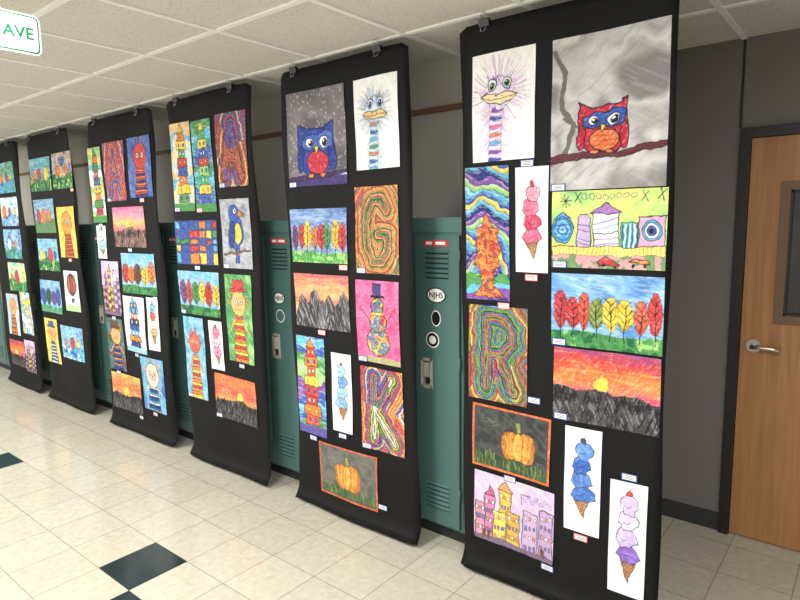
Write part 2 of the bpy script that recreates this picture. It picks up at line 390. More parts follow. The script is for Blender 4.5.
def ostrich(a, feath=PUR, light=H(226,214,236), beak=H(245,205,150), neck=(PUR,BLU,PNK,ORG,CYN), eye=GRN, cx=.5, cy=.36, big=1.0):
    a.c[:] = WHT; k = a.w/a.h
    for i in range(210):
        th = a.rng.uniform(0, 2*math.pi); r0 = .14; r1 = a.rng.uniform(.28, .50)*big
        p0 = (cx+math.cos(th)*r0, cy+math.sin(th)*r0*k); p1 = (cx+math.cos(th+.12)*r1, cy+math.sin(th+.12)*r1*k)
        c = feath if i % 3 else (H(215,130,190) if feath == PUR else H(60,80,90))
        a.line([p0, p1], .0011, tuple(.5*v+.5 for v in c))
    x0, x1, x2, x3 = cx-.12, cx+.07, cx+.04, cx-.18
    nn = 14; y0 = cy+.10
    for i in range(nn):
        t0, t1 = i/nn, (i+1)/nn
        L = lambda t: (x0+(x3-x0)*t, y0+(1.01-y0)*t)
        R = lambda t: (x1+(x2-x1)*t, y0+(1.01-y0)*t)
        a.poly([L(t0), R(t0), (R(t1)[0], R(t1)[1]-.015), L(t1)], neck[(i//2) % len(neck)] if i % 2 else light, .0012, feath)
    for i in range(60):
        y = cy+.14+a.rng.random()*(.8-cy); sd = a.rng.choice((-1, 1)); x = cx-.06+sd*.09; a.line([(x, y), (x+sd*a.rng.uniform(.06,.16), y+.05)], .0011, tuple(.5*v+.5 for v in feath))
    a.ell(cx, cy, .23, .22, light, 0, .0012, feath)
    for i in range(70):
        th = a.rng.uniform(0, 6.28); r0 = a.rng.uniform(.08, .22); a.line([(cx+(r0+.05)*math.cos(th), cy+(r0+.05)*math.sin(th)*k), (cx+r0*math.cos(th+.15), cy+r0*math.sin(th+.15)*k)], .0010, feath)
    a.poly([(cx-.30, cy+.03), (cx-.18, cy+.0), (cx-.02, cy+.012), (cx+.12, cy+.0), (cx+.30, cy+.04), (cx+.22, cy+.085), (cx+.0, cy+.10), (cx-.20, cy+.08)], beak, .0032)
    a.line([(cx-.28, cy+.035), (cx-.12, cy+.062), (cx+.06, cy+.05), (cx+.28, cy+.045)], .0026)
    a.ell(cx-.04, cy+.026, .014, .009, INK); a.ell(cx+.05, cy+.028, .014, .009, INK)
    for sx in (-1, 1):
        ex = cx+sx*.115+.01
        a.ell(ex, cy-.075, .066, .080, WHT, 0, .0035); a.ell(ex, cy-.068, .046, .056, eye); a.ell(ex, cy-.066, .032, .040, INK); a.ell(ex-.012, cy-.078, .012, .012, WHT)
        for q in (-.05, 0, .05): a.line([(ex+q, cy-.12), (ex+q*1.7, cy-.16)], .0018)

def owl(a, bg, body, wing, belly, patch, cx, cy, s, branch, snow=False):
    t = a.noise(.20, 1, 3); a.wash(bg, .2, t=np.clip((t-.25)*2.0, 0, .999))
    a.mix((a.stroke(.5, .12, .008, 3) > .7)*.22, bg[1]); a.mix((a.stroke(-.7, .1, .01, 4) > .75)*.22, bg[0])
    if snow:
        for i in range(190):
            x, y = a.rng.random(), a.rng.random()*.84; a.line([(x, y), (x+.010, y+.014)], .0032, H(215,215,222))
    k = a.w/a.h
    def P(x, y): return (cx+x*s, cy+y*s*k)
    by = cy+1.02*s*k
    if snow: a.rect(0, .9, 1, 1.02, H(60,45,110)); a.line([(0, .9), (.5, .885), (1, .9)], .010, H(200,200,220))
    else:
        g = tuple(v*.82 for v in bg[0])
        a.line([(.02, .08), (.12, .22), (.10, .45), (.20, .56), (.12, .80)], .020, g)
        a.line([(.12, .52), (.26, .60)], .010, g)
    a.poly([(0, by-.0), (.3, by-.01), (.6, by-.005), (1, by-.05), (1, by-.01), (.6, by+.03), (.3, by+.035), (0, by+.055)], branch, .003, BLK)
    body_p = [P(-1.0,-1.0), P(-.5,-.82), P(.4,-.80), P(.98,-1.08), P(.95,-.5), P(1.02,.1), P(.95,.6), P(.55,1.0), P(-.5,1.0), P(-.9,.65), P(-1.02,.1), P(-.98,-.5)]
    a.poly(body_p, body, .005)
    m = a.inside(body_p); a.mix(m*(a.stroke(1.2, .03, .004, 8) > .55)*.35, tuple(v*.6 for v in body))
    a.ell(*P(-.84,.35), s*.20, s*.52, wing, .1, .004); a.ell(*P(.86,.35), s*.20, s*.52, wing, -.1, .004)
    a.ell(*P(.08,.52), s*.56, s*.46, belly, 0, .004)
    for i in range(5):
        for j in range(3): a.line([P(-.32+i*.18, .3+j*.2), P(-.24+i*.18, .37+j*.2), P(-.16+i*.18, .3+j*.2)], .0020, tuple(v*.55 for v in belly))
    a.poly([P(-.75,-.45), P(-.3,-.62), P(.1,-.55), P(.45,-.72), P(.95,-.6), P(.85,-.1), P(.4,.05), P(.1,-.08), P(-.35,.05), P(-.72,-.1)], patch, .004)
    for sx, q in ((-.34, .20), (.42, .23)):
        a.ell(*P(sx,-.28), s*q, s*q, WHT, 0, .004); a.ell(*P(sx+.05,-.26), s*q*.62, s*q*.66, INK); a.ell(*P(sx+.0,-.32), s*.05, s*.05, WHT)
    a.poly([P(-.08,-.1), P(.14,-.1), P(.03,.2)], YEL, .003)
    for sx in (-.3, .35): a.ell(*P(sx,1.0), s*.15, s*.08, ORG, 0, .003)

def firetree(a, sky=(BLU, CYN, LGN, PUR, DBL, CYN, YEL), mid=(RED, ORG, YEL), v=0):
    d = np.hypot(a.X-.3*a.w, a.Y-.80*a.h)/a.w + (a.noise(.08, 2)-.5)*.30+.04*np.sin(a.X/a.w*9)
    idx = (d/.105).astype(int) % len(sky); a.c = np.array(sky)[idx]*.95
    fr = (d/.105) % 1; a.mix((fr < .14)*.6, DBL); a.mix((fr > .6)*(a.stroke(.3,.03,.004,4) > .5)*.4, WHT)
    lo = a.y > .80; idx = ((a.y*16+(a.noise(.06,3)-.5)*2).astype(int)) % 4
    a.mix(a.cov((.80-a.y)*a.h), np.array([DBL, GRN, CYN, PUR])[idx])
    blob = [(.46,.34),(.58,.38),(.60,.44),(.74,.46),(.70,.53),(.82,.60),(.74,.66),(.80,.74),(.68,.76),(.62,.88),(.84,.97),(.16,.97),(.38,.88),(.34,.76),(.18,.74),(.26,.64),(.18,.58),(.30,.52),(.26,.45),(.38,.44)]
    n = a.noise(.026, 6, 2); ci = np.clip((n*4.2-.6).astype(int), 0, 2); d = a.dist(blob, True); sd = np.where(a.inside(blob), -d, d)
    a.mix(a.cov(sd), np.array(mid)[ci]); a.mix(a.cov(d-.0018), H(110,40,30))
    for i in range(34):
        x, y = a.rng.uniform(.26,.74), a.rng.uniform(.40,.9); c = (H(120,40,30), H(60,40,70), YEL)[i % 3]; a.line([(x-.06, y), (x, y-.015), (x+.06, y)], .0028, c)

def icecream(a, scoops, cx=.5, top=.12, bot=.9, r=.26, cherry=RED, paper=H(236,237,240)):
    a.c[:] = paper; n = len(scoops); k = a.w/a.h
    conetop = bot-.25*(bot-top)
    cone = [(cx-r*.80, conetop), (cx+r*.85, conetop+.005), (cx+.05, bot)]
    a.poly(cone, H(196,140,90), .003, H(90,55,35))
    g = (((a.X+a.Y) % .015) < .0035) | (((a.X-a.Y) % .015) < .0035); a.mix((a.inside(cone) & g)*.8, H(100,60,38))
    step = (conetop-top)/n
    for i in range(n):
        y = conetop-step*(i+.42); rr = r*(1.14-.10*i); ox = cx+.035*math.sin(i*2.1+a.seed)
        pts = []
        for th in np.linspace(0, 2*math.pi, 22, endpoint=False):
            q = 1+.07*math.sin(th*3+i)+(.10*math.sin(th*7) if math.sin(th) > .2 else 0)
            pts.append((ox+rr*q*math.cos(th), y+max(step*.60, rr*k*.62)*q*math.sin(th)))
        a.poly(pts, scoops[i], .0025); m = a.inside(pts)
        a.mix(m*(a.stroke(.4+i, .03, .004, 20+i) > .55)*.35, tuple(min(1, v*1.2+.1) for v in scoops[i]))
        a.line([(ox-rr*.55, y+step*.1), (ox-rr*.2, y+step*.2), (ox+rr*.2, y+step*.08)], .0016)
    a.ell(cx, top-.012, .07, .07, cherry, 0, .002); a.line([(cx, top-.03), (cx+.08, top-.07)], .002)

def romero(a):
    a.wash((H(150,205,120), H(190,225,120), H(225,225,110)), .1, 1)
    for i in range(8): a.ell(.30+.06*i, .08, .022, .022, None, 0, .0018, DBL)
    # shops in the street
    a.rect(.24,.40,.36,.80,LAV,.003); a.ell(.30,.40,.06,.07,LAV,0,.003); a.rect(.245,.41,.355,.8,LAV)
    a.rect(.38,.30,.60,.80,H(232,226,240),.003); a.poly([(.36,.30),(.49,.14),(.62,.30)],H(160,110,190),.003)
    a.rect(.62,.42,.76,.80,H(90,190,190),.003)
    a.rect(.77,.34,.99,.80,H(215,160,200),.003)
    for i in range(6): a.line([(.245,.44+i*.055),(.355,.47+i*.055)], .0028, (DBL, PUR, H(120,190,220), BLU, INK, CYN)[i])
    for i in range(5): a.line([(.385,.42+i*.07),(.595,.36+i*.08)], .004, (H(120,120,190), CYN, DBL, H(150,110,190), BLU)[i])
    for i in range(7): a.rect(.63+.02*i,.44,.64+.02*i,.78,(DBL,WHT)[i % 2])
    for i in range(4): a.ell(.88,.52,.085-i*.022,.095-i*.024,(H(70,160,205),WHT,BLU,INK)[i],0,.0024)
    # big blue circle at left
    a.ell(.105,.50,.10,.135,H(60,150,215),0,.0035)
    for i in range(4): a.ell(.105,.50,.082-i*.020,.108-i*.026,None,0,.003,(DBL,H(150,210,240),DBL,WHT)[i])
    for i in range(5): a.line([(.03,.38+i*.06),(.18,.34+i*.07)], .0022, DBL)
    for x in (.22,.80,.93): a.line([(x,.02),(x+.04,.16)], .003); a.line([(x+.05,.03),(x-.01,.15)], .003)
    for t in np.linspace(0, 6.2, 9): a.line([(.13,.14), (.13+.05*math.cos(t), .14+.08*math.sin(t))], .0025)
    a.rect(0,.72,1,.84,H(245,225,110),.0025)
    for i in range(30): a.line([(i/29,.71), (i/29,.84)], .002, H(150,90,40))
    a.rect(0,.84,1,1,H(215,150,160)); a.mix((a.noise(.02,4) > .5)*(a.y > .84)*.7, GRN)
    a.poly([(.44,.92),(.49,.87),(.56,.88),(.62,.94),(.46,.97)], RED, .003); a.poly([(.70,.92),(.76,.88),(.84,.88),(.88,.94)], ORG, .003)
    for x in (.49,.58,.74,.84): a.ell(x,.96,.014,.014,BLK)

def trees(a, sky=(H(90,150,220), H(130,185,235), H(70,130,205)), cols=(RED, H(225,60,45), ORG, GRN, YEL, YEL, RED, RED), ground=(DGR, GRN, LGN), gy=.80, dark=None):
    a.wash(sky, .09, 1); a.mix((a.stroke(.15, .05, .006, 3) > .62)*.30, WHT)
    g = gy-.02*np.sin(a.x*7); n = a.noise(.03, 4, 2)
    idx = np.clip((n*3.4-.3).astype(int), 0, 2); a.mix(a.cov((g-a.y)*a.h), np.array(ground)[idx])
    a.mix((a.y > gy)*(a.stroke(1.4, .02, .003, 5) > .6)*.5, ground[0])
    N = len(cols)
    for i, c in enumerate(cols):
        cx = (i+.5)/N*.96+.02+a.rng.uniform(-.012, .012); ty = .20+.14*a.rng.random(); yb = gy-.02-.05*a.rng.random(); rx = .5/N*(.92+.2*a.rng.random())
        pts = []
        for t in np.linspace(0, 1, 9): pts.append((cx+rx*math.sin(math.pi*min(1, t*.95+.03))**.55*(1+.10*math.sin(t*25+i)), ty+(yb-ty)*t))
        for t in np.linspace(1, 0, 9): pts.append((cx-rx*math.sin(math.pi*min(1, t*.95+.03))**.55*(1+.10*math.sin(t*22+i*2)), ty+(yb-ty)*t))
        a.poly(pts, c, .0018, tuple(v*.45 for v in c)); m = a.inside(pts)
        a.mix(m*(a.stroke(1.1, .02, .0035, 30+i) > .6)*.45, tuple(min(1, v*.75+.25) for v in c)); a.mix(m*(a.stroke(-.9, .02, .0035, 50+i) > .68)*.45, tuple(v*.55 for v in c))
        a.line([(cx, gy+.08), (cx+.004, ty+.10)], .0034, BLK)
        for j in range(4):
            y = gy-.08-j*.11*(gy-ty)/.55
            a.line([(cx-rx*.8, y-.085), (cx, y), (cx+rx*.75, y-.095)], .0026, BLK)

LET = {'R': [[(.3,.87),(.3,.13),(.6,.13),(.74,.24),(.74,.38),(.6,.5),(.3,.5)], [(.5,.5),(.76,.87)]],
 'K': [[(.3,.12),(.3,.88)], [(.74,.12),(.32,.52),(.77,.88)]],
 'G': [[(.72,.28),(.6,.15),(.4,.15),(.26,.3),(.26,.7),(.4,.86),(.6,.86),(.74,.72),(.74,.55),(.52,.55)]],
 'A': [[(.22,.87),(.5,.13),(.78,.87)], [(.33,.6),(.67,.6)]], 'M': [[(.22,.87),(.25,.13),(.5,.55),(.75,.13),(.78,.87)]]}
def letter(a, ch='R', pal=(RED, YEL, GRN, BLU, ORG, PUR, WHT, PNK), bg=None, bw=.0085):
    d = 9
    for st in LET[ch]: d = np.minimum(d, a.dist(st))
    d = d+(a.noise(.05, 3)-.5)*.016
    inner = .028*a.w/.3
    t = np.where(d < inner, np.clip(d, 0, 1)/(bw*.85), 100+(d-inner)/bw); idx = t.astype(int)
    P = np.array(pal); rr = np.random.default_rng(a.seed).integers(0, len(P), 200)
    seq = [rr[0]]
    for v in rr[1:]: seq.append(v if v != seq[-1] else (v+1) % len(P))
    sh = (a.noise(.14, 44, 1)*2.2).astype(int)
    a.c = P[(np.array(seq)[idx]+sh) % len(P)]*.95
    if bg is not None: a.mix((d > inner+bw*5.2)*.75, bg)
    fr = t % 1; a.mix((fr < .26)*.65, H(70,35,40)); a.mix((fr > .86)*.35, WHT)
    a.mix(a.cov(abs(d-inner)-a.lw(.0038)/2), BLK)

def sunset(a, sky=(H(150,70,130), H(220,60,60), H(235,110,45), H(240,130,60), H(225,80,110)), sun=YEL, hy=.56, sunx=.47, ground=(H(40,38,42), H(92,88,92)), spiky=True):
    t = a.y/hy+(a.noise(.12, 1, 2)-.5)*.22+(a.stroke(0, .10, .008, 2)-.5)*.22; a.wash(sky, .1, t=t*.98)
    a.mix((a.stroke(.05, .08, .006, 7) > .72)*.45, H(245,180,100)); a.mix((a.stroke(-.05, .1, .006, 9) > .78)*.4, H(190,50,80))
    a.ell(sunx, hy-.10, .075, .075, sun); a.mix(a.cov(a.sd_ell(sunx, hy+.02, .05, .12))*.8, sun)
    n = a.noise(.03, 4, 3); prof = hy+(a.noise(.10, 9, 2)[:1, :]-.5)*.18
    m = a.cov((prof-a.y)*a.h); a.mix(m, np.array(ground[0])*(1-n[..., None])+np.array(ground[1])*n[..., None])
    if spiky:
        a.mix(m*(a.stroke(1.2, .04, .004, 14) > .66)*.6, H(150,146,152)); a.mix(m*(a.stroke(1.95, .04, .004, 15) > .66)*.8, H(20,20,23))
        for i in range(30):
            x = a.rng.random(); y = hy-.03+a.rng.random()*.12; h = a.rng.uniform(.08, .16)
            a.line([(x, y+h), (x, y)], .0035, BLK)
            for q in (.25, .5, .75): a.line([(x-.022*q-.006, y+h*q+.02), (x, y+h*q), (x+.022*q+.006, y+h*q+.02)], .0028, BLK)

def pumpkin(a, frame=H(215,100,50), bg=(H(50,52,52), H(74,78,76)), cx=.60, cy=.55, r=.2):
    a.wash((bg[0], bg[1], bg[0]), .05, 1); a.mix((a.stroke(.6, .06, .004, 3) > .7)*.22, H(120,122,122))
    a.mix((a.y > .80)*.6, H(60,80,45))
    for i in range(120):
        x = a.rng.random(); y = .80+.2*a.rng.random(); a.line([(x, y), (x+a.rng.uniform(-.02,.02), y-.10)], .0026, (H(95,120,50), DGR, H(140,160,80))[i % 3])
    for dx, rx, c in ((-.62,.45,H(190,110,35)), (.62,.45,H(190,110,35)), (-.36,.42,H(215,140,45)), (.36,.42,H(215,140,45)), (0,.32,H(228,165,60))):
        a.ell(cx+dx*r, cy, rx*r, r*.84, c, 0, .0025, H(120,60,25))
    for dx in (-.75,-.45,-.15,.15,.45,.75): a.mix(a.cov(a.sd_ell(cx+dx*r, cy-.02, .07*r, r*.62))*.5, H(240,195,85))
    a.mix(a.cov(a.sd_ell(cx, cy, r, r*.8))*(a.stroke(1.5, .03, .004, 12) > .6)*.3, H(150,75,25))
    a.poly([(cx-.02, cy-.22), (cx-.03, cy-.38), (cx+.03, cy-.40), (cx+.03, cy-.22)], H(140,145,75), .002)
    for i in range(6): a.line([(.12+.03*i, .2+.05*(i % 3)), (.15+.04*i, .22+.04*(i % 2))], .002, H(140,140,145))
    e = .010
    if frame is not None:
        X, Y = a.gx*a.w, a.gy*a.h
        a.mix(((X < e) | (X > a.w-e) | (Y < e) | (Y > a.h-e))*1.0, frame)

def city(a):
    a.wash((LAV, H(205,180,220), H(225,195,215)), .08, 1); a.mix((a.stroke(.8, .04, .004, 3) > .65)*.3, WHT)
    B = [(.02,.45,.14,.95,H(205,140,170)),(.14,.32,.27,.95,H(200,120,170)),(.33,.20,.48,.95,H(235,195,70)),(.25,.52,.40,.97,H(240,210,90)),(.42,.48,.58,.97,H(215,170,70)),(.62,.38,.80,.95,H(195,165,210)),(.82,.30,.99,.95,H(185,150,200))]
    for x0, y0, x1, y1, c in B:
        a.rect(x0, y0, x1, y1, c, .003)
        for i in range(3):
            for j in range(int((y1-y0)/.14)):
                xx = x0+(x1-x0)*(.2+.3*i); yy = y0+.06+j*.14
                a.rect(xx-.012, yy, xx+.012, yy+.055, (WHT, H(90,130,190), H(225,150,90), H(150,110,170))[(i*2+j) % 4], .0015)
    a.poly([(.31,.20),(.405,.06),(.50,.20)], H(225,150,80), .003); a.poly([(.14,.32),(.205,.17),(.27,.32)], H(180,90,130), .003)
    a.rect(0,.93,1,1,H(120,100,130),.002)
    for i in range(7): a.ell(.64+.05*i, .22-.05*(i % 2), .02, .02, None, 0, .002, PUR)
    a.line([(.60,.30),(.60,.16),(.72,.16)], .003, INK)
    for x in (.12,.20,.86): a.ell(x,.86,.022,.022,BRN,0,.0015); a.rect(x-.02,.88,x+.02,.96,BRN)

def mountains(a):
    sky = (H(200,90,110), H(235,140,90), H(240,170,110), H(215,110,100), H(240,190,130)); a.wash(sky, .1, t=(a.y*1.5+(a.noise(.07,1,3)-.5)*.3+(a.stroke(0,.08,.008,5)-.5)*.4))
    for i, (x, h, w) in enumerate(((.15,.38,.2),(.40,.26,.2),(.66,.36,.22),(.92,.30,.22),(.28,.52,.18),(.54,.46,.18),(.80,.52,.2))):
        p = [(x-w, 1.05), (x-.07, h+.10), (x, h), (x+.07, h+.12), (x+w, 1.05)]
        a.poly(p, (H(66,64,68), H(96,94,98))[i % 2], .003, BLK); m = a.inside(p)
        a.mix(m*(a.stroke(1.15, .05, .006, 5+i) > .6)*.7, H(170,168,172)); a.mix(m*(a.stroke(1.9, .05, .006, 25+i) > .65)*.7, H(30,30,34))

def snowman(a):
    a.wash((H(225,80,140), H(235,105,160), H(215,70,130)), .06, 1)
    pal = np.array([H(170,60,60), ORG, YEL, GRN, H(70,100,170), PUR, CYN, BRN, H(200,190,170)]); n = a.noise(.022, 5, 1)
    pc = pal[np.clip((n*9).astype(int), 0, 8)]
    a.line([(.28,.46), (.08,.32)], .006, BRN); a.line([(.72,.46), (.92,.30)], .006, BRN)
    a.line([(.14,.365), (.06,.37)], .004, BRN); a.line([(.86,.35), (.94,.36)], .004, BRN)
    for cy, r in ((.74,.27), (.50,.20), (.30,.155)):
        sd = a.sd_ell(.5, cy, r, r*.95); a.mix(a.cov(sd), pc*.75+.15); a.mix(a.cov(abs(sd)-.002), BLK)
    a.rect(.34,.17,.66,.20,BLK); a.rect(.40,.04,.60,.18,H(60,60,120),.003)
    a.poly([(.5,.29),(.5,.32),(.66,.32)], ORG, .002); a.ell(.44,.27,.02,.02,INK); a.ell(.56,.27,.02,.02,INK)
    a.rect(.36,.375,.64,.41,YEL,.002); a.rect(.58,.40,.65,.52,RED,.002); a.mix(a.cov((.93-a.y)*a.h)*.7, LGN)

def tower(a, bg=(CYN, GRN, YEL, BLU), cols=(RED, ORG, YEL, H(200,70,60), ORG), n=8, wig=.05, lower=None):
    idx = ((a.y*9+(a.noise(.09,2)-.5)*3).astype(int)) % len(bg); a.c = np.array(bg)[idx]*1.0
    a.mix((a.stroke(.2,.03,.006,6) > .6)*.4, WHT)
    for i in range(n):
        y0 = .10+.80*i/n; y1 = .10+.80*(i+1)/n; w = .16+.05*math.sin(i*2.3)+.012*i
        a.poly([(.5-w, y0), (.5+w, y0), (.5+w*1.15, y1), (.5-w*1.15, y1)], cols[i % len(cols)], .003)
        for sx in (-.5, .5): a.ell(.5+sx*w, (y0+y1)/2, .035, .05, (YEL, BLU, WHT)[i % 3], 0, .002)
    a.poly([(.36,.11),(.5,.01),(.64,.11)], cols[1], .003)
    a.mix(a.cov((.91-a.y)*a.h), lower or GRN)

def blocks(a, bg=DBL, cols=(YEL, RED, BLU, ORG, WHT, CYN, GRN), nx=6, ny=5, fill=.75):
    a.c[:] = bg
    xs = np.cumsum(a.rng.uniform(.6, 1.5, nx)); xs = np.r_[0, xs/xs[-1]]; ys = np.cumsum(a.rng.uniform(.6, 1.5, ny)); ys = np.r_[0, ys/ys[-1]]
    for i in range(nx):
        for j in range(ny):
            if a.rng.random() < fill:
                c = cols[a.rng.integers(len(cols))]; a.rect(xs[i]+.012, ys[j]+.02, xs[i+1]-.012, ys[j+1]-.02, c, .002)

def bird(a, bg=(H(140,150,160), H(175,180,190), H(120,130,145)), body=H(40,85,185), belly=YEL):
    a.wash(bg, .08, 1); a.mix((a.stroke(.3,.04,.006,6) > .6)*.25, WHT); a.poly([(.42,.55),(.62,.6),(.58,.92),(.46,.92)], body, .003)
    a.ell(.5,.48,.24,.36,body,.15,.004); a.ell(.57,.50,.12,.22,belly,.1,.003); a.ell(.46,.20,.19,.18,body,0,.004); a.ell(.36,.52,.11,.28,H(30,60,140),.2,.003)
    a.poly([(.62,.16),(.82,.23),(.62,.27)], ORG, .003); a.ell(.50,.17,.06,.06,WHT,0,.002); a.ell(.51,.17,.026,.026,INK)
    a.line([(.05,.80),(.95,.74)], .012, BRN); a.line([(.45,.74),(.44,.8)], .004, ORG); a.line([(.55,.74),(.55,.8)], .004, ORG)

def figure(a, bg=(LGN, GRN, H(60,150,90)), hair=ORG, skin=H(240,170,90), dress=(RED, ORG, YEL), hat=None):
    a.wash(bg, .08, 1); a.mix((a.stroke(.9,.04,.006,6) > .6)*.25, WHT)
    for i in range(14):
        y0 = .46+i*.038; w = .14+.010*i
        a.poly([(.5-w, y0), (.5+w, y0), (.5+w+.01, y0+.038), (.5-w-.01, y0+.038)], dress[i % len(dress)], .0016)
    a.line([(.36,.5),(.12,.66)], .010, skin); a.line([(.64,.5),(.88,.66)], .010, skin)
    for i in range(24): th = a.rng.uniform(2.9, 6.5); a.line([(.5,.30), (.5+.42*math.cos(th), .30+.42*math.sin(th)*a.w/a.h)], .004, hair)
    a.ell(.5,.32,.28,.30,skin,0,.003); a.ell(.40,.30,.055,.06,WHT,0,.002); a.ell(.60,.30,.055,.06,WHT,0,.002); a.ell(.40,.30,.025,.025,INK); a.ell(.60,.30,.025,.025,INK)
    a.line([(.38,.38),(.5,.40),(.62,.38)], .005, RED); a.ell(.5,.345,.03,.03,RED)
    if hat: a.rect(.3,.06,.7,.17,hat,.003); a.rect(.2,.16,.8,.19,hat,.003)

def scape(a, sky=(CYN, LBL, BLU), ground=(GRN, DGR, LGN), hy=.62, obj_=None):
    a.wash(sky, .07, 1); a.mix((a.stroke(.1,.05,.008,6) > .62)*.35, WHT); n = a.noise(.035, 3, 2); pr = hy+.06*np.sin(a.x*6+a.seed)
    a.mix(a.cov((pr-a.y)*a.h), np.array(ground)[np.clip((n*3.3-.2).astype(int), 0, 2)])
    cs = obj_ or (ORG, RED, YEL)
    for i, c in enumerate(cs):
        x = (i+.6+a.rng.uniform(-.2,.2))/(len(cs)+.3); q = a.rng.uniform(.6, 1.25); a.ell(x, hy-.12, .09*q, .12*q, c, 0, .003); a.line([(x, hy+.14), (x, hy-.02)], .005, BRN)

def mosaic(a, pal=(BLU, CYN, LBL, DBL, WHT), bandw=.022, bg=None):
    v = a.noise(.10, 2, 2)*9; a.c = np.array(pal)[v.astype(int) % len(pal)]; a.mix(((v % 1) < .15)*.7, INK)

def balloon(a):
    a.c[:] = H(228,230,232); a.ell(.5,.34,.32,.36,BLU,0,.003)
    for i, c in enumerate((RED, ORG, YEL, DBL, RED)): a.ell(.5,.34,.30-.055*i,.345,c,0,.002)
    a.line([(.32,.5),(.44,.68)], .002); a.line([(.68,.5),(.56,.68)], .002); a.rect(.42,.68,.58,.77,BRN,.002)
    a.mix(a.cov((.86-a.y)*a.h)*.7, LGN)

M_art = bpy.data.materials.new('painted_paper'); M_art.use_nodes = True
_nt = M_art.node_tree; _b = _nt.nodes['Principled BSDF']; _b.inputs['Roughness'].default_value = .62; _b.inputs['Specular IOR Level'].default_value = .3
_a = _nt.nodes.new('ShaderNodeVertexColor'); _a.layer_name = 'Paint'
_tc = _nt.nodes.new('ShaderNodeTexCoord'); _n = _nt.nodes.new('ShaderNodeTexNoise'); _n.inputs['Scale'].default_value = 150; _n.inputs['Detail'].default_value = 3
_r = _nt.nodes.new('ShaderNodeMapRange'); _r.inputs['To Min'].default_value = .92; _r.inputs['To Max'].default_value = 1.08
_v = _nt.nodes.new('ShaderNodeVectorMath'); _v.operation = 'SCALE'
_nt.links.new(_tc.outputs['Object'], _n.inputs['Vector']); _nt.links.new(_n.outputs['Fac'], _r.inputs['Value'])
_nt.links.new(_a.outputs['Color'], _v.inputs[0]); _nt.links.new(_r.outputs[0], _v.inputs['Scale']); _nt.links.new(_v.outputs[0], _b.inputs['Base Color'])

LBW, LBH = .062, .030
def make_label(parent, cx, cz, red):
    bm = bmesh.new()
    def q(hw, hh, off, mi, dx=0, dz=0):
        vs = []
        for sx, sz in ((-1,-1),(1,-1),(1,1),(-1,1)):
            x, z = cx+dx+sx*hw, cz+dz+sz*hh; vs.append(bm.verts.new((x, float(surfY(x, z))-off, z)))
        f = bm.faces.new(vs); f.material_index = mi
    q(LBW/2, LBH/2, .0060, 2 if red else 1); q(LBW/2-.005, LBH/2-.004, .0066, 0)
    for i in range(3): q(.018-.003*(i % 2), .0012, .0072, 3, 0, .006-.006*i)
    me = mesh_of('name_label', bm, [M_label_w, M_label_b, M_label_r, M_print]); obj('name_label', me, parent=parent)

SEED = [3]
def hang(name, X, Z, w, h, res, fn, label=None, tilt=0.0, **kw):
    SEED[0] += 1
    a = Art(w, h, res, WHT, SEED[0]); fn(a, **kw)
    g = a.c.mean(-1, keepdims=True); a.c = g+(a.c-g)*.88
    sat = (a.c.max(-1)-a.c.min(-1))
    grain = (a.stroke(.7+SEED[0], .02, .0035, 71)-.5)*.22*(.3+sat)+(a.noise(.03, 91, 2)-.5)*.28*(.25+sat)
    c = a.c*(1+grain)[..., None]; wp = np.clip((a.stroke(.7+SEED[0], .012, .003, 72)-.62)*2.2, 0, .55)*np.clip(sat*1.3, 0, 1)
    c = c*(1-wp[..., None])+.93*wp[..., None]
    c = lin(np.clip(c, 0, 1))
    ct, st = math.cos(tilt), math.sin(tilt)
    lx = (a.gx-.5)*w; lz = (.5-a.gy)*h; xs = X+lx*ct-lz*st; zs = Z+lx*st+lz*ct
    edge = np.maximum(np.abs(a.gx-.5), np.abs(a.gy-.5))*2
    ys = surfY(xs, zs)-.0025-.003*np.clip((edge-.85)/.15, 0, 1)*(np.sin(xs*20+zs*17)*.5+.5)
    co = np.stack([xs, ys, zs], -1).reshape(-1, 3)
    ny, nx = a.ny, a.nx; I = np.arange(ny*nx).reshape(ny, nx)
    F = np.stack([I[1:, :-1], I[1:, 1:], I[:-1, 1:], I[:-1, :-1]], -1).reshape(-1, 4)
    me = bpy.data.meshes.new(name); me.vertices.add(len(co)); me.vertices.foreach_set('co', co.ravel())
    me.loops.add(F.size); me.loops.foreach_set('vertex_index', F.ravel().astype(np.int32))
    me.polygons.add(len(F)); me.polygons.foreach_set('loop_start', np.arange(0, F.size, 4, dtype=np.int32))
    me.update(calc_edges=True); me.validate()
    at = me.color_attributes.new('Paint', 'FLOAT_COLOR', 'POINT')
    at.data.foreach_set('color', np.concatenate([c.reshape(-1, 3), np.ones((len(co), 1))], 1).astype(np.float32).ravel())
    me.materials.append(M_art); o = obj(name, me)
    if label:
        side, red = label
        lxp, lzp = {'br': (X+w/2-.03, Z-h/2-.020), 'bl': (X-w/2+.035, Z-h/2+.012), 'r': (X+w/2+.036, Z-h/2+.04), 'l': (X-w/2-.036, Z-h/2+.03), 't': (X, Z+h/2+.022), 'b': (X, Z-h/2-.022)}[side]
        make_label(o, lxp, lzp, red)
    return o

R5, R4, R3, R2, R1 = 430, 330, 240, 200, 160
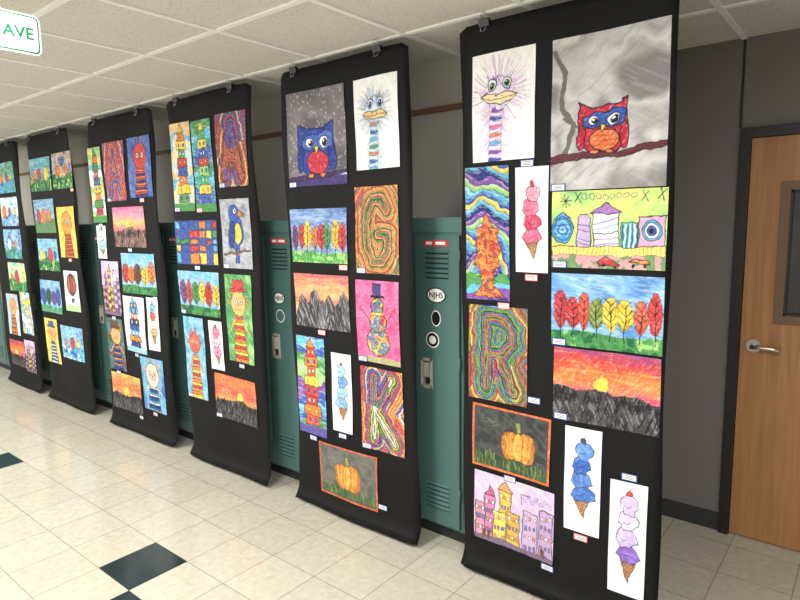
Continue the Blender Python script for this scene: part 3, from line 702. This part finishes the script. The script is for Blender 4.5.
# banner 5 (nearest)
hang('ostrich_drawing', -1.30, 2.18, .30, .45, R5, ostrich, ('br', 0), cx=.44, cy=.37, beak=H(240,215,165), big=1.05)
hang('owl_painting', -.855, 2.11, .445, .585, R5, owl, ('bl', 0), bg=(H(128,126,127), H(200,199,199), H(158,156,158), H(216,215,214)), body=H(210,30,58), wing=H(185,22,52), belly=H(230,105,50), patch=H(40,75,180), cx=.46, cy=.60, s=.215, branch=H(95,35,45))
hang('fire_tree_painting', -1.38, 1.64, .225, .59, R5, firetree, ('br', 1), mid=(H(190,60,40), H(225,120,45), H(160,70,50)))
hang('ice_cream_drawing', -1.16, 1.70, .15, .44, R5, icecream, ('b', 1), scoops=(H(225,85,125), H(220,50,90), H(235,100,140), H(240,150,175)), top=.17, bot=.88, r=.24)
hang('whimsical_city_drawing', -.845, 1.66, .445, .305, R5, romero, ('bl', 0))
hang('tree_row_painting', -.845, 1.333, .445, .300, R5, trees, ('bl', 0), cols=(H(200,45,55), RED, H(225,70,50), H(130,150,60), YEL, H(235,190,40), H(225,90,60), H(215,50,50)))
hang('contour_letter_drawing', -1.33, 1.10, .30, .44, R5, letter, ('r', 0), ch='R', pal=(RED, H(230,200,70), GRN, BLU, ORG, PUR, H(150,60,60), H(110,150,60)))
hang('sunset_painting', -.84, 1.018, .43, .310, R5, sunset, ('bl', 0))
hang('pumpkin_drawing', -1.263, .70, .395, .305, R5, pumpkin, ('b', 0), tilt=-.02)
hang('city_drawing', -1.250, .35, .41, .345, R5, city, ('br', 0), tilt=-.02)
hang('ice_cream_drawing', -.92, .61, .155, .46, R5, icecream, ('b', 1), scoops=(H(60,105,190), H(75,120,200), H(45,90,180), H(80,130,210)), top=.14, bot=.86, r=.27, cherry=H(60,60,120))
hang('ice_cream_drawing', -.73, .41, .145, .485, R5, icecream, ('t', 0), scoops=(H(125,90,190), H(190,172,230), H(208,195,236), H(200,182,232)), top=.12, bot=.88, r=.28)
# banner 4
hang('owl_painting', -2.45, 2.16, .445, .51, R4, owl, ('bl', 0), bg=(H(92,86,92), H(132,126,130), H(106,100,106)), body=H(35,65,170), wing=H(28,48,145), belly=H(200,38,58), patch=H(60,95,190), cx=.50, cy=.62, s=.31, branch=H(60,40,90), snow=True)
hang('ostrich_drawing', -2.01, 2.19, .295, .445, R4, ostrich, None, feath=H(70,105,150), light=H(200,218,235), neck=(ORG, BLU, CYN, GRN), cx=.48, eye=BLU, beak=H(225,195,130), big=.9)
hang('tree_row_painting', -2.46, 1.63, .44, .30, R4, trees, ('br', 1), sky=(H(80,120,190), H(110,150,205), H(70,105,170)), cols=(H(110,60,110), RED, YEL, ORG, RED, GRN, H(230,180,50), RED), ground=(LGN, GRN, H(110,190,90)))
hang('contour_letter_drawing', -2.03, 1.66, .295, .445, R4, letter, ('bl', 0), ch='G', pal=(RED, ORG, H(245,215,90), H(200,60,60), H(240,150,60), GRN, H(150,70,50)), bw=.0095)
hang('mountain_painting', -2.46, 1.26, .44, .31, R4, mountains, ('b', 1))
hang('snowman_painting', -2.04, 1.18, .30, .44, R4, snowman, ('bl', 0))
hang('tower_painting', -2.57, .75, .24, .59, R4, tower, ('b', 0), bg=(CYN, BLU, GRN, LGN, PUR, BLU), cols=(RED, ORG, H(225,80,50), YEL, H(200,60,60)), lower=H(90,80,160))
hang('ice_cream_drawing', -2.32, .75, .15, .455, R4, icecream, ('b', 0), scoops=(H(120,165,215), H(140,185,225), H(105,150,205), H(150,190,230)), top=.14, bot=.86, r=.26)
hang('contour_letter_drawing', -2.03, .70, .295, .46, R4, letter, ('bl', 0), ch='K', pal=(RED, BLU, WHT, GRN, PUR, H(240,190,70), H(225,90,60)), bg=None, bw=.0095)
hang('pumpkin_drawing', -2.30, .27, .45, .315, R4, pumpkin, ('r', 0), cx=.5, r=.20, bg=(H(88,88,82), H(114,114,106)), frame=H(200,90,50))
# banner 3
hang('tower_painting', -3.77, 2.09, .235, .59, R3, tower, ('bl', 0), bg=(H(230,190,130), CYN, H(240,210,150), H(190,210,220)), cols=(ORG, YEL, H(90,150,90), RED, BLU))
hang('tower_painting', -3.52, 2.08, .235, .59, R3, tower, ('bl', 1), bg=(GRN, CYN, H(40,160,150), BLU), cols=(H(60,180,120), YEL, BLU, RED, LGN))
hang('contour_letter_drawing', -3.20, 2.16, .30, .45, R3, letter, ('bl', 0), ch='A', pal=(RED, BRN, YEL, PUR, H(180,90,50), BLU), bw=.013)
hang('color_block_painting', -3.66, 1.58, .48, .30, R3, blocks, ('b', 0), bg=H(50,80,160))
hang('bird_painting', -3.21, 1.64, .305, .44, R3, bird, ('bl', 0))
hang('tree_row_painting', -3.67, 1.23, .475, .305, R3, trees, ('bl', 0), sky=(CYN, LBL, H(90,180,215)), cols=(H(120,70,140), H(200,70,60), GRN, YEL, RED, YEL))
hang('figure_painting', -3.225, 1.09, .28, .58, R3, figure, ('b', 0), hat=RED)
hang('scarecrow_painting', -3.77, .76, .245, .59, R3, figure, ('bl', 0), bg=(CYN, LBL, H(70,170,200)), skin=H(225,90,60), dress=(ORG, YEL, RED, H(230,140,70)), hair=RED)
hang('ice_cream_drawing', -3.51, .88, .15, .34, R3, icecream, None, scoops=(H(225,130,170), H(235,180,200), H(230,110,150)))
hang('sunset_painting', -3.33, .53, .46, .31, R3, sunset, ('bl', 0), sky=(H(215,95,60), H(235,120,60), H(225,80,70), H(240,150,80)), sunx=.6)
# banner 2
hang('tower_painting', -5.035, 2.03, .225, .60, R2, tower, ('b', 0), bg=(LGN, H(230,210,120), CYN, H(240,235,220)), cols=(ORG, GRN, RED, BLU, YEL))
hang('contour_letter_drawing', -4.71, 2.12, .33, .45, R2, letter, ('bl', 0), ch='A', pal=(RED, PUR, H(200,60,110), YEL, BLU, ORG), bw=.015)
hang('figure_painting', -4.33, 2.13, .32, .44, R2, figure, ('b', 1), bg=(H(60,90,170), BLU, H(90,110,190)), skin=H(205,60,50), dress=(RED, DBL, ORG), hair=H(60,40,100))
hang('sunset_painting', -4.57, 1.69, .49, .31, R2, sunset, ('b', 0), sky=(H(225,90,150), H(240,140,180), H(245,190,100), H(235,110,130)), sunx=.5, ground=(H(90,60,60), H(170,130,110)))
hang('ice_cream_drawing', -5.04, 1.57, .14, .27, R2, icecream, None, scoops=(H(150,200,210), H(190,220,225)), r=.34)
hang('patterned_city_drawing', -4.94, 1.19, .28, .45, R2, city, ('b', 0))
hang('tree_row_painting', -4.49, 1.33, .50, .315, R2, trees, ('br', 0), sky=(CYN, LBL, H(80,170,215)), cols=(RED, ORG, H(110,60,50), YEL, ORG), ground=(DGR, GRN, DGR))
hang('tower_painting', -4.60, .92, .33, .45, R2, tower, ('b', 0), bg=(WHT, H(225,230,240)), cols=(BLU, CYN, ORG, DBL), lower=LBL)
hang('ice_cream_drawing', -4.32, .95, .15, .41, R2, icecream, None, scoops=(H(190,160,110), H(235,225,200), H(200,90,70), H(110,170,190)))
hang('scarecrow_painting', -4.95, .72, .27, .44, R2, figure, ('b', 0), bg=(H(60,90,60), H(60,110,120), BRN), hat=BRN, dress=(BLU, DBL, ORG))
hang('sunset_painting', -4.84, .32, .47, .31, R2, sunset, ('br', 0), sky=(H(240,190,70), H(235,140,60), H(225,90,50), H(240,170,60)))
hang('mosaic_painting', -4.39, .46, .33, .43, R2, figure, ('b', 1), bg=(H(50,90,180), CYN, H(110,160,220)), skin=H(220,200,180), dress=(BLU, CYN, WHT, DBL), hair=ORG)
# banner 1
hang('seascape_painting', -6.13, 2.18, .46, .30, R1, scape, None, sky=(H(110,170,150), CYN, H(80,150,160)))
hang('landscape_painting', -5.66, 2.19, .40, .31, R1, scape, ('br', 1), sky=(CYN, H(230,170,100), BLU), obj_=(ORG, H(220,120,60)))
hang('landscape_painting', -6.13, 1.80, .48, .31, R1, scape, None, sky=(H(90,140,190), H(120,170,200)), obj_=(RED, ORG, ORG), ground=(H(120,110,90), GRN, H(90,120,150)))
hang('yellow_figure_painting', -5.67, 1.65, .34, .45, R1, figure, ('b', 1), bg=(YEL, H(235,200,60), YEL), dress=(RED, H(220,130,50)), skin=H(230,150,60), hair=YEL)
hang('landscape_painting', -6.14, 1.44, .48, .30, R1, scape, None, sky=(H(90,170,210), LBL), obj_=(YEL, GRN, RED, BLU))
hang('balloon_drawing', -5.71, 1.12, .27, .37, R1, balloon)
hang('tree_row_painting', -6.17, 1.04, .47, .31, R1, trees, None, cols=(BLU, DGR, PUR, BLU), ground=(H(90,150,130), GRN, CYN))
hang('figure_painting', -6.25, .60, .29, .44, R1, figure, None, bg=(YEL, H(225,200,80)), hat=BLU, dress=(BLU, WHT))
hang('seascape_painting', -5.80, .63, .44, .31, R1, scape, ('bl', 0), sky=(H(80,130,190), LBL, CYN), ground=(BLU, CYN, WHT))
# banner 0 (farthest)
hang('landscape_painting', -6.98, 2.20, .47, .30, R1, scape, None, sky=(CYN, GRN, LBL), ground=(BLU, CYN, GRN))
hang('landscape_painting', -6.98, 1.86, .46, .29, R1, scape, None, sky=(LBL, WHT, CYN), ground=(PUR, CYN, H(200,190,220)))
hang('seascape_painting', -6.98, 1.53, .46, .30, R1, scape, None, ground=(CYN, GRN, BLU), obj_=(WHT, ORG))
hang('landscape_painting', -6.96, 1.19, .48, .30, R1, scape, None, sky=(LBL, H(200,210,120), CYN))
hang('figure_painting', -7.20, .78, .29, .44, R1, figure, None, bg=(LBL, H(200,210,220)))
hang('mosaic_painting', -6.84, .82, .29, .44, R1, mosaic, None, pal=(LBL, WHT, CYN, YEL))
hang('sunset_painting', -7.20, .36, .40, .28, R1, sunset, None)
hang('city_drawing', -6.86, .36, .26, .34, R1, city, None)

# ------------------------------------------------------------------ AVE sign hanging across the corridor
sx = -2.45; s1 = .972; s0 = .36; z0, z1 = 2.318, 2.456
sign = obj('hanging_street_sign', None)
def rrect(bm, y0, y1, z0, z1, r, xa, xb, mi):
    pts = []
    for cy, cz, t0 in ((y1-r, z1-r, 0), (y0+r, z1-r, 90), (y0+r, z0+r, 180), (y1-r, z0+r, 270)):
        for k in range(6):
            t = math.radians(t0+k*18); pts.append((cy+r*math.cos(t), cz+r*math.sin(t)))
    prism(bm, pts, 'x', xa, xb, mi)
bm = bmesh.new(); rrect(bm, s0, s1, z0, z1, .022, sx-.003, sx, 0); rrect(bm, s0+.005, s1-.005, z0+.005, z1-.005, .018, sx-.004, sx+.001, 1)
rrect(bm, s0+.011, s1-.011, z0+.011, z1-.011, .014, sx-.005, sx+.002, 0)
obj('sign_plate', mesh_of('sign_plate', bm, [M_white, M_green]), parent=sign)
text_obj('sign_text', 'PARK AVE', .056, M_green, sign, (sx+.0025, s1-.024, (z0+z1)/2), (math.pi/2, 0, math.pi/2), 'RIGHT', .03)
bm = bmesh.new()
for y in (s0+.08, s1-.12): tube(bm, [(sx-.001, y, z1-.005), (sx-.001, y, CEIL)], .0015, 0, 6)
obj('hanging_wires', mesh_of('wires', bm, [M_steel]), parent=sign)

# ------------------------------------------------------------------ ceiling troffers
def troffer(x, y, wx, wy, power):
    p = obj('ceiling_light', None, (x, y, 0))
    bm = bmesh.new(); e = .02
    for b_ in ((-wx/2, wx/2, -wy/2, -wy/2+e), (-wx/2, wx/2, wy/2-e, wy/2), (-wx/2, -wx/2+e, -wy/2+e, wy/2-e), (wx/2-e, wx/2, -wy/2+e, wy/2-e)):
        box(bm, b_[0], b_[1], b_[2], b_[3], CEIL-.012, CEIL)
    obj('troffer_frame', mesh_of('troffer_frame', bm, [M_tbar]), parent=p)
    bm = bmesh.new(); box(bm, -wx/2+e, wx/2-e, -wy/2+e, wy/2-e, CEIL-.008, CEIL-.002); obj('troffer_lens', mesh_of('troffer_lens', bm, [M_lens]), parent=p)
    l = bpy.data.lights.new('troffer_lamp', 'AREA'); l.shape = 'RECTANGLE'; l.size = wx-.05; l.size_y = wy-.05; l.energy = power; l.color = (1, .98, .945)
    obj('troffer_lamp', l, (0, 0, CEIL-.014), parent=p)
for x, pw in ((.31, 84), (-2.13, 78), (-4.57, 78), (-7.01, 78), (-9.45, 78)): troffer(x, .195, .61, 1.22, pw)

w = bpy.data.worlds.new('world'); scene.world = w; w.use_nodes = True
w.node_tree.nodes['Background'].inputs[0].default_value = (.8, .85, .9, 1); w.node_tree.nodes['Background'].inputs[1].default_value = .15

# ------------------------------------------------------------------ camera
psi = math.radians(38.9); p = math.radians(7.4); r = math.radians(.8)
F = Vector((-math.sin(psi)*math.cos(p), math.cos(psi)*math.cos(p), -math.sin(p)))
Rr = Vector((math.cos(psi), math.sin(psi), 0)); Uu = Rr.cross(F)
R_ = Rr*math.cos(r)-Uu*math.sin(r); U_ = Rr*math.sin(r)+Uu*math.cos(r)
cd = bpy.data.cameras.new('camera'); cd.lens = 27; cd.sensor_width = 36; cd.clip_start = .05
cam = obj('camera', cd)
Mx = Matrix((R_, U_, -F)).transposed().to_4x4(); Mx.translation = Vector((0, 0, 1.70)); cam.matrix_world = Mx
scene.camera = cam
scene.view_settings.view_transform = 'Standard'
scene.view_settings.look = 'None'
scene.view_settings.exposure = 0.0
